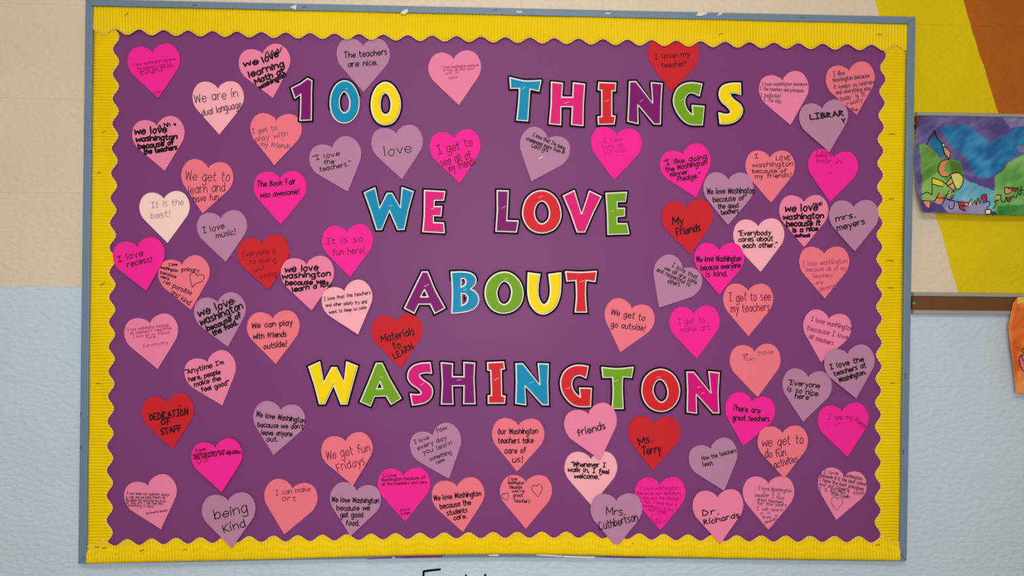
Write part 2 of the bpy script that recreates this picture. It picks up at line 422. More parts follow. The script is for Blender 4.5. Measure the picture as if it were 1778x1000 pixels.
# ------------------------------------------------------------------ paper hearts
HR = [(0, 0), (.035, .055), (.07, .085), (.16, .138), (.27, .16), (.38, .142), (.475, .075), (.54, -.04), (.565, -.165), (.552, -.28), (.505, -.40)]
def heart_outline():
    up = catmull(HR[1:], 4)
    right = [(0, 0)] + up + [(.42-.0, -.505), (.315, -.63), (.21, -.753), (.105, -.877), (0.0, -1.0)]
    left = [(-x, y) for x, y in right[1:-1]][::-1]
    return right + left
HO = heart_outline()
G = {  # pen strokes on a 0-6 x 0-9 grid: baseline 3, x-height 7, ascender 9
 'a': (4.4, '46 27 05 13 33 45|47 43'), 'b': (4.4, '09 03|05 27 46 44 23 04'), 'c': (4, '46 27 05 13 33 44'), 'd': (4.4, '46 27 05 13 33 45|49 43'),
 'e': (4.2, '05 45 46 27 05 13 33 44'), 'f': (3.2, '38 29 18 14 13|07 36'), 'g': (4.4, '46 27 05 13 33 45|47 43 41 20 01'), 'h': (4.2, '09 03|05 27 46 43'),
 'i': (.6, '07 03|19 08'), 'j': (2, '27 22 10 01|29 28'), 'k': (4, '09 03|47 05|15 43'), 'l': (.7, '09 03'), 'm': (6, '07 03|05 17 36 33|36 57 66 63'),
 'n': (4.2, '07 03|05 27 46 43'), 'o': (4.2, '27 05 13 33 46 27'), 'p': (4.4, '07 00|05 27 46 44 23 04'), 'q': (4.4, '46 27 05 13 33 45|47 40'),
 'r': (3.2, '07 03|05 17 37'), 's': (3.4, '37 17 06 25 34 23 03'), 't': (3.2, '19 14 23 33|07 37'), 'u': (4.4, '07 04 13 33 45|47 43'),
 'v': (4, '07 23|23 47'), 'w': (6, '07 13|13 36|36 53|53 67'), 'x': (4, '07 43|47 03'), 'y': (4, '07 24|47 10'), 'z': (4, '07 47|47 03|03 43'),
 'A': (4.8, '03 29|29 53|15 45'), 'B': (4.4, '09 03|09 38 37 06|06 45 44 03'), 'C': (5, '48 29 07 04 23 44'), 'D': (4.6, '09 03|09 37 45 23 03'),
 'E': (4.2, '49 09|09 03|03 43|06 36'), 'F': (4, '49 09|09 03|06 36'), 'G': (5, '48 29 06 04 23 54|35 55|55 53'), 'H': (4.4, '09 03|49 43|06 46'),
 'I': (4, '09 49|29 23|03 43'), 'J': (3, '39 34 13 04'), 'Q': (4.6, '29 06 13 33 46 29|34 52'), 'Z': (4, '09 49|49 03|03 43'), 'K': (4.2, '09 03|49 06|06 43'), 'L': (3.6, '09 03|03 43'), 'M': (6, '03 09|09 35|35 69|69 63'), 'N': (4.4, '03 09|09 43|43 49'),
 'O': (4.6, '29 06 13 33 46 29'), 'P': (4, '09 03|09 48 46 05'), 'R': (4.4, '09 03|09 38 37 06|06 43'), 'S': (4.2, '48 29 07 26 44 23 04'),
 'T': (4.6, '09 59|29 23'), 'U': (4.4, '09 04 23 44 49'), 'V': (4, '09 23|23 49'), 'W': (6.2, '09 13|13 38|38 53|53 69'), 'X': (4, '09 43|49 03'), 'Y': (4, '09 26|49 26|26 23'),
 '.': (.6, '03 13'), ',': (1, '14 02'), '!': (1, '19 15|13 02'), "'": (.8, '19 08'), '“': (1.8, '09 18|29 38'), '”': (1.8, '19 08|39 28'), ':': (.8, '03 04|06 07'),
 '1': (2, '08 19|19 13'), '2': (3, '08 29 37 03|03 33'), '3': (3, '09 29 26 16|16 34 13 03'), '-': (2.5, '05 25'), '~': (3, '04 16 23 36 33'), '&': (4, '44 23 04 28 08 43')}
def write(R, text, x0, y0, x1, y1, xh, wpx, sc, rnd):
    """text along the baseline (x0,y0)-(x1,y1), fitted to its length; xh = height of a small letter"""
    adv = 0; pos = []
    for ch in text:
        if ch == ' ': adv += 4.6; continue
        wd = G[ch][0]; pos.append((ch, adv)); adv += wd+1.5
    adv -= 1.5
    L = math.hypot(x1-x0, y1-y0); ux, uy = (x1-x0)/L, (y1-y0)/L
    sx = L/adv; sy = xh/4*.92
    for ch, a in pos:
        jy = rnd.uniform(-.25, .25); js = rnd.uniform(.92, 1.08); sl = rnd.uniform(-.03, .1)
        for st in G[ch][1].split('|'):
            pts = [(int(c[0]), int(c[1])) for c in st.split()]
            pts = [(p[0]+rnd.uniform(-.12, .12), p[1]+rnd.uniform(-.15, .15)) for p in pts]
            if len(pts) > 2: pts = catmull(pts, 3)
            out = []
            for gx, gy in pts:
                h = (gy-3)*js+jy
                lx_ = (a+gx)*sx + h*sl*sy; ly = h*sy
                out.append((x0+ux*lx_+uy*ly, y0+uy*lx_-ux*ly))
            R.stroke(out, wpx)
def doodle_heart(R, cx, cy, size, wpx, tilt=0):
    pts = []
    for x, y in HO[::3] + [HO[0]]:
        X, Y = x*size*.85, -(y+.45)*size*.95
        c, s = math.cos(tilt), math.sin(tilt); pts.append((cx+X*c-Y*s, cy+X*s+Y*c))
    R.stroke(pts, wpx)

S = 4.445
ORG = {'A': 140, 'B': 500, 'C': 860, 'D': 1230}
ROW = {0: 0, 1: 200, 2: 400, 3: 600, 4: 775}
def heart(cell, col, cleft, tip, label, ink, wid, lines, L=0, curl=None, wf=1.0, extra=None, stp=None):
    ox, oy = ORG[cell[0]], ROW[int(cell[1])]
    T = lambda x, y: (ox+x/S, oy+y/S)
    rnd = random.Random(label)
    d0 = .0128+L*.0012
    if curl is None: curl = rnd.uniform(.0004, .0016)
    side = rnd.uniform(-.0008, .0010)
    c = P(*T(*cleft), d0); t = P(*T(*tip), d0)
    ax = (t-c); ln = ax.length; ax.normalize(); rt = Vector((-ax.z, 0, ax.x))
    if rt.x < 0: rt = -rt
    cen = c + ax*ln*.42
    def bend(u, v):            # extra depth: tip and one lobe stand off the board
        tv = max(0, -v-.25)
        return curl*tv*tv*1.7 + max(0, side)*(u+.5)**2*.6 + max(0, -side)*(.5-u)**2*.6
    wj = wf*rnd.uniform(.985, 1.015)
    V = []; F = []; n = len(HO); rings = 7
    cu, cv = 0, -.40
    V.append(c - ax*cv*ln + Vector((0, -bend(cu, cv), 0)))
    jit = [1+rnd.uniform(-.012, .012) for _ in range(8)]
    for r_ in range(1, rings+1):
        k = r_/rings
        for i, (u, v_) in enumerate(HO):
            q = i/n*8; a = int(q) % 8; jj = jit[a]*(1-(q % 1))+jit[(a+1) % 8]*(q % 1)
            uu = cu+(u-cu)*k*jj*wj; vv = cv+(v_-cv)*k*(jj if v_ > -.9 and abs(u) > .01 else 1)
            V.append(c + rt*uu*ln - ax*vv*ln + Vector((0, -bend(uu, vv), 0)))
    for i in range(n): F.append((0, 1+i, 1+(i+1) % n))
    for r_ in range(rings-1):
        a = 1+r_*n; b = a+n
        for i in range(n): F.append((a+i, b+i, b+(i+1) % n, a+(i+1) % n))
    nf = len(V); off = Vector((0, .0003, 0))
    V += [p+off for p in V]
    F += [tuple(reversed([x+nf for x in f])) for f in F]
    a = 1+(rings-1)*n
    F += [(a+i, a+(i+1) % n, nf+a+(i+1) % n, nf+a+i) for i in range(n)]
    o = add('paper_heart', V, F, HM[col], None, cen, False)
    tag(o, label, 'paper heart', 'paper hearts on the purple board')
    def surf(px, py):
        p = P(px, py, d0); q = p-c
        u = q.dot(rt)/ln; v = -q.dot(ax)/ln
        return Vector((p.x, p.y - bend(u, v) - .00022, p.z))
    R = Ribbons(surf)
    for ln_ in lines:
        tx, xa, ya, xb, yb, xh = ln_[:6]
        a_ = T(xa, ya); b_ = T(xb, yb)
        write(R, tx, *a_, *b_, xh/S, (ln_[6] if len(ln_) > 6 else wid)/S, S, rnd)
    if extra: extra(R, T)
    if R.v: tag(R.build('handwriting', IM[ink], o, cen), kind='stuff')
    if stp:
        (xa, ya), (xb, yb) = T(*stp[:2]), T(*stp[2:4])
        s_ = staple(xa, ya, xb, yb, d0+bend(0, -.5)+.0002, o, stp[4] if len(stp) > 4 else None, .5)
    return o
m_s_hot = mat('staple_on_hot_pink', (190, 40, 120), .4, .3, metal=.2)

H = heart
H('A0', 'hot', (555, 405), (600, 760), 'hot pink heart with tiny faded writing in the top left corner of the board', 'hotink', 4,
  [('I love Washington because', 405, 512, 735, 462, 15), ('the teachers have fun', 440, 542, 700, 500, 14), ('and my class are kind', 455, 562, 712, 515, 14), ('to be here too', 462, 580, 635, 550, 13), ('Bryan', 570, 722, 622, 712, 9)])
H('A0', 'pink', (1405, 415), (1485, 757), 'pink heart with thick black writing about learning math, top left of the numeral one', 'mark', 12,
  [('we', 1262, 515, 1372, 490, 34), ('love', 1415, 485, 1530, 430, 34), ('learning', 1305, 598, 1572, 510, 34), ('Math at', 1352, 650, 1575, 560, 27), ('washington', 1385, 688, 1588, 585, 22)],
  extra=lambda R, T: [R.stroke(catmull([T(*p) for p in ((1425, 435), (1440, 395), (1462, 440), (1478, 390), (1500, 425), (1520, 375), (1532, 410), (1552, 365))], 3), 1.9)])
H('A0', 'light', (1060, 685), (1072, 1039), 'light pink heart reading "We are in dual language"', 'pen', 5.5,
  [('We are in', 885, 795, 1215, 745, 48), ('dual language', 938, 893, 1245, 828, 36)])
H('A1', 'pink', (590, 80), (650, 430), 'pink heart with thick black writing ending "because of the teachers", upper left', 'mark', 12,
  [('we love', 418, 150, 665, 132, 36), ('washington', 428, 205, 745, 182, 28), ('because of', 448, 262, 720, 225, 28), ('the teachers', 492, 302, 745, 262, 24), ('a hh ~', 600, 100, 735, 78, 22, 8)])
H('A1', 'salmon', (1510, 42), (1498, 390), 'salmon heart with pencil writing about playing with friends, beside the numeral one', 'pencil', 5,
  [('I get to', 1325, 140, 1515, 110, 24), ('play with', 1350, 202, 1600, 158, 26), ('my friends', 1390, 240, 1620, 258, 26)], curl=.0035)
H('A1', 'salmon', (985, 408), (942, 758), 'salmon heart reading "We get to learn and have fun"', 'pen', 5,
  [('We get to', 812, 500, 1150, 508, 48), ('learn and', 835, 605, 1115, 585, 46), ('have fun', 872, 672, 1065, 648, 34)])
H('A1', 'hot', (1538, 490), (1545, 842), 'hot pink heart reading "The Book Fair was awesome!"', 'black', 7,
  [('The Book Fair', 1365, 555, 1660, 530, 30), ('was awesome!', 1388, 635, 1685, 605, 28)])
H('A1', 'cream', (643, 645), (672, 985), 'pale cream pink heart with grey pencil "It is the best!"', 'pencil', 3.5,
  [('It is the', 550, 715, 795, 690, 34), ('best!', 545, 797, 690, 780, 30)])
H('A1', 'lav', (1083, 795), (1122, 1133), 'lavender heart reading "I love music!"', 'black', 6,
  [('I love', 948, 912, 1110, 870, 30), ('music!', 1050, 948, 1195, 915, 28)])
H('A2', 'hot', (437, 125), (507, 467), 'hot pink heart reading "I love recess!" on the left scalloped edge', 'black', 6,
  [('I love', 292, 245, 485, 190, 32), ('recess!', 365, 285, 550, 238, 30)], L=4)
def ex_resp(R, T):
    R.stroke(catmull([T(*p) for p in ((862, 438), (845, 370), (850, 335), (880, 325), (900, 350), (925, 340), (955, 355), (940, 390), (890, 412), (862, 438))], 3), 1.1)
H('A2', 'salmon', (785, 265), (852, 612), 'salmon heart about being "responsible and kind" with a small drawn heart', 'black', 5,
  [('I love', 680, 275, 745, 270, 14), ('washington', 618, 292, 748, 322, 15), ('primary', 780, 315, 915, 322, 22), ('because', 615, 332, 735, 368, 18), ('were', 615, 362, 680, 385, 16),
   ('res', 638, 408, 690, 425, 20), ('ponsible', 708, 440, 850, 500, 26), ('and kind.', 693, 487, 845, 580, 28)], extra=ex_resp)
H('A2', 'red', (1400, 103), (1452, 460), 'red heart with dark faded writing "Everyone is so loving and caring"', 'redink', 5,
  [('Everyone is', 1250, 203, 1510, 175, 28), ('so loving', 1305, 258, 1510, 240, 26), ('and', 1340, 328, 1420, 305, 24), ('caring', 1385, 370, 1512, 345, 24)], L=2, wf=.98)
H('B2', 'pink', (145, 262), (183, 617), 'pink heart with thick black writing ending "because we learn a lot"', 'mark', 11,
  [('we love', -22, 322, 232, 305, 34), ('washington', -45, 372, 328, 350, 28), ('because we', -18, 422, 285, 410, 26), ('learn a lot.', 38, 475, 330, 425, 26)], L=3.2, curl=.0004)
def dots(*pp):
    return lambda R, T: [R.stroke([T(x, y), T(x+4, y+3)], 2.2) for x, y in pp]
H('A2', 'lav', (1060, 555), (1138, 898), 'lavender heart with thick black writing ending "because of the food"', 'mark', 11,
  [('we love', 915, 665, 1185, 565, 40), ('washington', 930, 735, 1255, 600, 38), ('because of', 980, 778, 1240, 668, 28), ('the food.', 1030, 812, 1212, 725, 28)], extra=dots((1190, 545), (1205, 680), (1085, 610), (1098, 540)))
H('A2', 'salmon', (1483, 680), (1508, 1032), 'salmon heart reading "We can play with friends outside!"', 'black', 7,
  [('We can play', 1325, 755, 1635, 730, 30), ('with friends', 1333, 838, 1590, 818, 30), ('outside!', 1415, 915, 1590, 893, 30)])
H('A2', 'pink', (535, 717), (596, 1071), 'pink heart with five rows of faded pink writing near the left trim', 'faint', 4,
  [('I love washington because', 362, 778, 680, 738, 16), ('its teachers r supportive', 385, 805, 700, 762, 16), ('I love all my friends', 402, 830, 690, 795, 15), ('here', 508, 838, 575, 828, 14), ('Kelvincoby', 485, 905, 675, 872, 15)])
H('A3', 'pink', (980, 128), (1095, 462), 'pink heart quoting "Anytime I\'m here, people make me feel good"', 'black', 8,
  [('“Anytime', 812, 222, 1018, 170, 27), ("I'm", 1045, 155, 1105, 140, 22), ('here, people', 838, 277, 1080, 218, 26), ('make me', 880, 318, 1082, 265, 26), ('feel good”', 938, 357, 1145, 300, 26)])
H('A3', 'red', (665, 440), (710, 797), 'red heart with the capitals "DEDICATION OF STAFF"', 'mark', 9,
  [('DEDiCATION', 535, 575, 830, 532, 34), ('OF', 625, 610, 698, 600, 30), ('STAFF', 625, 688, 778, 655, 34)], wf=.98, extra=dots((762, 463)))
H('A3', 'lav', (1543, 497), (1488, 845), 'lavender heart with "because we don\'t leave anyone out"', 'black', 7,
  [('We love Washington', 1355, 545, 1730, 598, 28), ("because we don't", 1367, 628, 1718, 642, 26), ('leave anyone', 1397, 688, 1632, 698, 26), ('out.', 1437, 738, 1520, 738, 26)])
H('A3', 'hot', (1042, 787), (1092, 1130), 'hot pink heart with cramped dark writing and two tiny drawn hearts, above "being kind"', 'maroon', 6,
  [('I love', 888, 820, 965, 805, 13), ('washingtonbecause', 868, 855, 1112, 818, 15), ('we are', 1130, 825, 1212, 818, 13), ('safe respectful', 870, 877, 1052, 850, 15), ('and responsible', 1070, 845, 1235, 832, 15)],
  L=5, curl=.003, extra=lambda R, T: [doodle_heart(R, *T(912, 897), 8.5, 1.2, -.15), doodle_heart(R, *T(962, 887), 7.5, 1.2, .2)])
H('A4', 'pink', (520, 303), (622, 640), 'pink heart with five cramped rows of thin pencil writing, bottom left corner', 'pencil', 4,
  [('I love when our teachers always', 355, 370, 685, 382, 14), ('to talk and we make friends my', 350, 400, 652, 402, 14), ('the makes this school the fun to be', 348, 422, 655, 430, 14), ('all nice and I will feel like', 350, 442, 635, 450, 14), ('something is kind', 350, 462, 562, 472, 14), ('my favorite teacher', 508, 523, 672, 498, 10)])
H('A4', 'lav', (1138, 420), (1170, 780), 'lavender heart reading "being kind" with its tip over the bottom trim', 'mark', 7,
  [('being', 1040, 565, 1292, 500, 52), ('Kind', 1112, 665, 1278, 612, 44)], L=4, curl=.0042)
H('A4', 'salmon', (1635, 325), (1573, 678), 'salmon heart with thin writing "I can make art"', 'pen', 4,
  [('I can make', 1508, 375, 1772, 345, 27), ('art', 1552, 415, 1662, 420, 28)])
# ---- column B
H('B0', 'lav', (580, 353), (583, 710), 'lavender heart reading "The teachers are nice." hanging between the two zeros', 'black', 7,
  [('The teachers', 438, 447, 765, 422, 31), ('are nice.', 465, 517, 690, 500, 30)], L=-.4, curl=0)
H('B0', 'pink', (1280, 455), (1320, 812), 'pink heart with very faint small writing at the top centre of the board', 'faint', 4,
  [('I love washington because', 1195, 528, 1470, 510, 13), ('it has all the class', 1200, 552, 1440, 535, 13), ('and us', 1215, 578, 1320, 560, 14), ('JaKe', 1235, 612, 1308, 602, 14)])
H('B1', 'lav', (343, 252), (462, 590), 'tilted lavender heart quoting "I love the teachers."', 'black', 6,
  [('“I love', 195, 350, 400, 308, 24), ('the', 280, 378, 355, 370, 24), ('teachers.”', 248, 435, 482, 388, 25)])
H('B1', 'lav', (835, 143), (880, 495), 'lavender heart with the single word "love"', 'black', 6,
  [('love', 752, 315, 955, 280, 52)])
H('B1', 'hot', (1283, 178), (1327, 525), 'hot pink heart reading "I get to see all of my friends"', 'maroon', 7,
  [('I get to', 1165, 305, 1428, 232, 48), ('see all of', 1185, 395, 1418, 328, 44), ('my friends', 1248, 440, 1448, 375, 40)])
H('B2', 'hot', (455, 14), (480, 361), 'hot pink heart reading "It is so fun here!"', 'maroon', 6,
  [('It is so', 298, 106, 578, 84, 33), ('fun here!', 348, 194, 592, 172, 36)], L=1)
H('B2', 'light', (437, 468), (542, 803), 'light pink heart with small neat writing, left of the red "Materials" heart', 'black', 4.5,
  [('I love that the teachers', 280, 543, 638, 490, 19), ('and other adults try and', 293, 590, 610, 560, 17), ('want to keep us safe', 318, 643, 605, 605, 17)], L=5.6)
H('B2', 'red', (835, 707), (870, 1060), 'red heart reading "Materials to LEARN"', 'mark', 8,
  [('Materials', 725, 865, 980, 800, 40), ('to', 812, 912, 872, 905, 34), ('LEARN', 825, 990, 970, 912, 32)], wf=.98)
H('B3', 'salmon', (445, 738), (503, 1081), 'salmon heart reading "We get fun Fridays"', 'maroon', 6,
  [('We get fun', 300, 880, 635, 812, 46), ('Fridays', 385, 975, 598, 912, 46)], L=4, curl=.0006)
H('B3', 'lav', (1117, 690), (1243, 1025), 'tilted lavender heart reading "I love how every day you learn something new"', 'pen', 5,
  [('I love', 978, 758, 1088, 722, 22), ('how', 1155, 668, 1228, 645, 24), ('every day', 1003, 808, 1225, 722, 24), ('you learn', 1045, 840, 1268, 762, 24), ('something', 1098, 890, 1262, 832, 22), ('new.', 1148, 915, 1215, 885, 20)], curl=.003)
H('B4', 'lav', (530, 342), (485, 690), 'lavender heart ending "because we get good food", tip on the bottom trim', 'black', 7,
  [('We love Washington', 340, 428, 700, 438, 28), ('because we', 378, 492, 630, 492, 28), ('get good', 405, 545, 580, 545, 28), ('food.', 450, 605, 550, 608, 28)], L=2.6, curl=.0036)
H('B4', 'hot', (893, 225), (905, 580), 'hot pink heart with dark cramped writing at its top, right of the "good food" heart', 'maroon', 5,
  [('I Love', 733, 238, 835, 230, 17), ('Washington because of', 722, 270, 1057, 250, 17), ('all the teachers and care', 725, 300, 1070, 285, 15), ('Aiya', 865, 502, 942, 490, 14), ('+ hope'.replace('+', '&'), 875, 528, 942, 518, 12)])
H('B4', 'salmon', (1305, 307), (1350, 660), 'salmon heart ending "because the students care"', 'black', 7,
  [('We love Washington', 1130, 418, 1490, 378, 28), ('because the', 1177, 482, 1412, 448, 28), ('students', 1230, 532, 1385, 505, 26), ('care.', 1282, 568, 1378, 550, 26)])
# ---- column C
H('C0', 'red', (1380, 347), (1357, 712), 'red heart reading "I love my teacher!" tucked under the top trim', 'black', 5,
  [('I love my', 1230, 458, 1502, 432, 28), ('teacher!', 1285, 522, 1470, 508, 28)], L=-.6, curl=0, wf=.97)
H('C1', 'lav', (405, 185), (277, 513), 'lavender heart tilted right with a bright staple, mentioning "Georgia"', 'black', 5,
  [("I love that I'm being", 288, 158, 535, 270, 19), ('challenged more than in', 235, 190, 530, 302, 19), ('Georgia.', 278, 248, 412, 285, 24)], curl=.0028, stp=(335, 338, 370, 318, m_white))
H('C1', 'hot', (938, 152), (915, 500), 'hot pink heart with very faint writing under the word THINGS', 'hotink', 3,
  [('I feel', 835, 212, 980, 200, 26), ('safe at', 822, 262, 988, 245, 22), ('school.', 835, 300, 1012, 275, 26)])
H('C1', 'hot', (1448, 303), (1550, 637), 'hot pink heart quoting "I like doing the ... Winner Pledge"', 'black', 7,
  [('“I like doing', 1303, 388, 1635, 335, 26), ('the Washington', 1320, 437, 1632, 378, 26), ('Winner', 1350, 478, 1490, 450, 24), ('Pledge.”', 1410, 510, 1580, 480, 26)])
H('C1', 'red', (1475, 715), (1507, 1075), 'red heart reading "My Friends"', 'mark', 9,
  [('My', 1370, 845, 1450, 842, 40), ('Friends', 1402, 928, 1588, 888, 38)], wf=.98)
H('D1', 'salmon', (475, 328), (482, 675), 'salmon heart with uneven black writing ending "because of my friends!", right side', 'black', 5,
  [('I', 358, 333, 382, 330, 24), ('LOVE', 523, 347, 635, 345, 22), ('washington', 340, 400, 655, 392, 26), ('because of', 340, 445, 600, 442, 22), ('my friends!', 360, 488, 635, 475, 22)])
H('D1', 'lav', (155, 497), (150, 848), 'lavender heart ending "because of the good teachers"', 'black', 7,
  [('We love Washington', -10, 607, 355, 600, 30), ('because of', 38, 670, 275, 655, 28), ('the good', 75, 722, 232, 712, 26), ('teachers', 97, 768, 232, 752, 24)], L=2.4)
H('C2', 'lav', (1443, 300), (1262, 595), 'strongly tilted lavender heart with "safe and respectful to others"', 'black', 5,
  [('I love that', 1360, 278, 1552, 378, 24), ('we all are safe', 1305, 298, 1548, 418, 21), ('and respectful to', 1243, 312, 1500, 432, 21), ('others.', 1328, 405, 1425, 432, 24)], curl=.0028)
H('D1', 'light', (385, 858), (402, 1209), 'light pink heart quoting "Everybody cares about each other."', 'black', 8,
  [('“Everybody', 232, 930, 480, 922, 26), ('cares about', 232, 975, 497, 970, 25), ('each other.”', 265, 1023, 527, 1018, 26)])
H('D2', 'hot', (83, 152), (82, 498), 'hot pink heart ending "because everyone is kind"', 'black', 7,
  [('We love Washington', -92, 242, 252, 235, 30), ('because everyone', -57, 308, 248, 287, 28), ('is kind.', -17, 360, 147, 350, 28)], L=2.4)
H('C2', 'salmon', (1053, 603), (965, 940), 'salmon heart reading "We get to go outside!"', 'black', 6,
  [('We get to', 893, 645, 1152, 698, 32), ('go outside!', 892, 742, 1152, 775, 30)], curl=.001)
H('C2', 'hot', (1533, 642), (1555, 992), 'hot pink heart with magenta pen "I get to make art."', 'hotink', 5,
  [('I get to', 1412, 725, 1617, 710, 30), ('make art.', 1428, 785, 1668, 765, 30)])
H('C3', 'salmon', (178, 618), (168, 972), 'salmon heart ending "teachers take care of us!"', 'black', 7,
  [('Our Washington', 20, 682, 325, 678, 30), ('teachers take', 22, 752, 292, 750, 30), ('care of', 75, 832, 235, 825, 30), ('us!', 135, 902, 210, 895, 30)])
H('C4', 'salmon', (237, 277), (235, 635), 'salmon heart with narrow writing between two drawn hearts, bottom centre', 'black', 4.5,
  [('I love', 100, 265, 168, 262, 18), ('washington', 98, 290, 222, 292, 17), ('because', 112, 325, 205, 325, 18), ("we're", 128, 355, 225, 355, 18), ('great', 138, 388, 215, 388, 20), ('teachers', 148, 430, 265, 435, 20)],
  extra=lambda R, T: [doodle_heart(R, *T(80, 392), 12, 1, -.3), doodle_heart(R, *T(325, 345), 19, 1, -.15)], curl=.002)
H('C4', 'light', (738, 98), (742, 457), 'light pink heart quoting "Whenever I walk in, I feel welcome."', 'black', 8,
  [('“Whenever I', 588, 155, 848, 160, 26), ('walk in, I feel', 560, 192, 878, 212, 24), ('welcome.”', 610, 243, 812, 252, 26)], curl=.0003)
H('C3', 'pink', (718, 528), (810, 878), 'pink heart with the single word "friends", overlapping the green T', 'black', 8,
  [('friends', 642, 698, 852, 638, 38)], L=4.2, curl=.002)
H('C3', 'red', (1228, 603), (1215, 962), 'red heart with a teacher\'s name beginning "Ms."', 'mark', 9,
  [('Ms.', 1115, 772, 1212, 740, 38), ('Terry', 1140, 842, 1278, 822, 40)], wf=.99)
H('C3', 'lav', (1663, 797), (1765, 1118), 'lavender heart in joined handwriting, "How the teachers teach"', 'black', 5,
  [('How the teachers', 1597, 885, 1862, 822, 22), ('teach.', 1600, 932, 1682, 920, 24)], L=1.5)
H('C4', 'lav', (933, 420), (935, 775), 'lavender heart with a long name beginning "Mrs.", its tip on the bottom trim', 'black', 7,
  [('Mrs.', 858, 528, 1000, 528, 40), ('Cuthbertson', 808, 645, 1102, 570, 42)], L=4, curl=.0042)
def ex_school(R, T):
    for pts in (((1210, 525), (1320, 520), (1322, 575), (1238, 590), (1210, 560), (1210, 525)), ((1238, 555), (1278, 555), (1278, 592), (1238, 592), (1238, 555)), ((1248, 565), (1268, 565), (1268, 580), (1248, 580), (1248, 565))):
        R.stroke([T(*p) for p in pts], .8)
H('C4', 'hot', (1270, 295), (1273, 648), 'hot pink heart with six rows of magenta writing and a small drawn box, bottom right', 'hotink', 4,
  [('I Love washington', 1110, 335, 1412, 330, 18), ('because our teachers', 1100, 372, 1432, 372, 16), ('r nice and the classes', 1112, 405, 1412, 412, 15), ('r fun. I love that it', 1125, 432, 1402, 462, 15), ('washington is the', 1135, 462, 1370, 500, 15), ('best school', 1180, 497, 1320, 515, 14)], L=1.2, curl=.0004, extra=ex_school)
H('C4', 'pink', (1715, 393), (1733, 748), 'pink heart with a name beginning "Dr." in separate letters, tip on the bottom trim', 'black', 8,
  [('Dr.', 1600, 530, 1722, 520, 30), ('Richards', 1612, 602, 1885, 545, 27)], L=4, curl=.0042)
# ---- column D
H('D0', 'pink', (572, 620), (632, 965), 'pink heart with a thin numbered list ending in "kids", upper right', 'pencil', 4.5,
  [('I love washington because', 412, 660, 762, 660, 18), ('1. The teachers and principals', 400, 695, 735, 712, 18), ('2. Dedicated', 402, 748, 555, 752, 20), ('3. The kids', 425, 780, 562, 798, 20)])
H('D0', 'salmon', (1085, 547), (1145, 887), 'dusty salmon heart crowded with scratchy pencil writing in the top right corner', 'pencil', 6,
  [('I like', 965, 588, 1052, 575, 26), ('Washington because', 962, 635, 1242, 595, 22), ('it keeps us learning', 968, 688, 1292, 645, 22), ('and everything else', 985, 728, 1250, 695, 22), ('today', 1018, 778, 1100, 762, 22), ('is it', 1140, 755, 1212, 740, 22), ('really', 1075, 815, 1192, 780, 22), ('nice', 1092, 856, 1150, 855, 20)], curl=.0002)
H('D0', 'lav', (878, 838), (933, 1174), 'lavender heart with the capitals "LIBRARY"', 'black', 10,
  [('LIBRAR', 787, 922, 1045, 892, 29), ('Y', 1030, 950, 1056, 945, 22)], L=4, curl=.0005)
H('D1', 'hot', (967, 325), (937, 670), 'hot pink heart with faint dark writing at its top, right side below "LIBRARY"', 'hotink', 4.5,
  [('I love', 830, 300, 945, 305, 20), ('being a', 830, 325, 950, 322, 18), ('bear in', 835, 365, 1022, 375, 26)], L=1.2, curl=.0004, stp=(920, 445, 948, 452, m_s_hot))
H('D1', 'pink', (737, 672), (738, 1017), 'pink heart with thick black writing ending "because it is a nice school"', 'mark', 11,
  [('we love', 592, 745, 842, 735, 36), ('washington', 578, 805, 888, 795, 30), ('because it', 603, 858, 862, 850, 30), ('is a nice', 653, 905, 842, 888, 24), ('school', 670, 940, 782, 938, 17), ('mall', 808, 700, 878, 695, 20, 7)])
H('D1', 'lav', (1122, 710), (1128, 1050), 'lavender heart with a name beginning "mrs." touching the right trim', 'black', 8,
  [('mrs.', 985, 818, 1135, 785, 28), ('meyers', 998, 893, 1208, 835, 32)], L=4, curl=.0005)
H('D2', 'salmon', (892, 180), (897, 525), 'salmon heart with five rows of faint reddish writing at the right', 'faint', 5,
  [('I love washington', 728, 278, 1070, 250, 26), ('because all of my', 755, 318, 1062, 305, 22), ('teachers', 808, 365, 958, 362, 22), ('are', 828, 418, 882, 412, 20), ('decent!', 858, 468, 988, 438, 22)])
H('D2', 'salmon', (307, 467), (308, 817), 'salmon heart reading "I get to see my teachers"', 'maroon', 6,
  [('I get to see', 162, 548, 482, 535, 46), ('my teachers', 175, 632, 472, 618, 42)])
H('D2', 'pink', (928, 682), (868, 1017), 'pink heart with "because I love all teachers", partly under a lavender heart', 'maroon', 4.5,
  [('I love washington', 792, 698, 1107, 775, 26), ('because I love', 765, 768, 1072, 840, 26), ('all teachers.', 775, 832, 967, 888, 24)], curl=.0002)
H('D3', 'salmon', (358, 47), (378, 397), 'salmon heart with the few faint words "we have fun" at its top', 'pencil', 4,
  [('we', 265, 82, 305, 75, 16), ('have', 388, 70, 500, 62, 24), ('fun', 273, 115, 355, 115, 22)])
H('D3', 'lav', (1075, 65), (1140, 407), 'lavender heart reading "I love the teachers at" the school, by the right trim', 'black', 8,
  [('I love the', 942, 182, 1200, 120, 28), ('teachers at', 973, 235, 1217, 165, 26), ('Washington.', 1013, 283, 1215, 218, 26)], L=4, curl=.0005)
H('D3', 'lav', (770, 243), (728, 588), 'lavender heart quoting "Everyone is so nice here"', 'black', 7,
  [('“Everyone', 615, 300, 857, 328, 28), ('is so nice', 610, 352, 843, 388, 27), ('here”', 667, 405, 788, 418, 27)])
H('D3', 'hot', (335, 432), (267, 773), 'hot pink heart reading "There are great teachers."', 'black', 7,
  [('There are', 187, 500, 397, 522, 30), ('great teachers.', 187, 575, 478, 583, 27)])
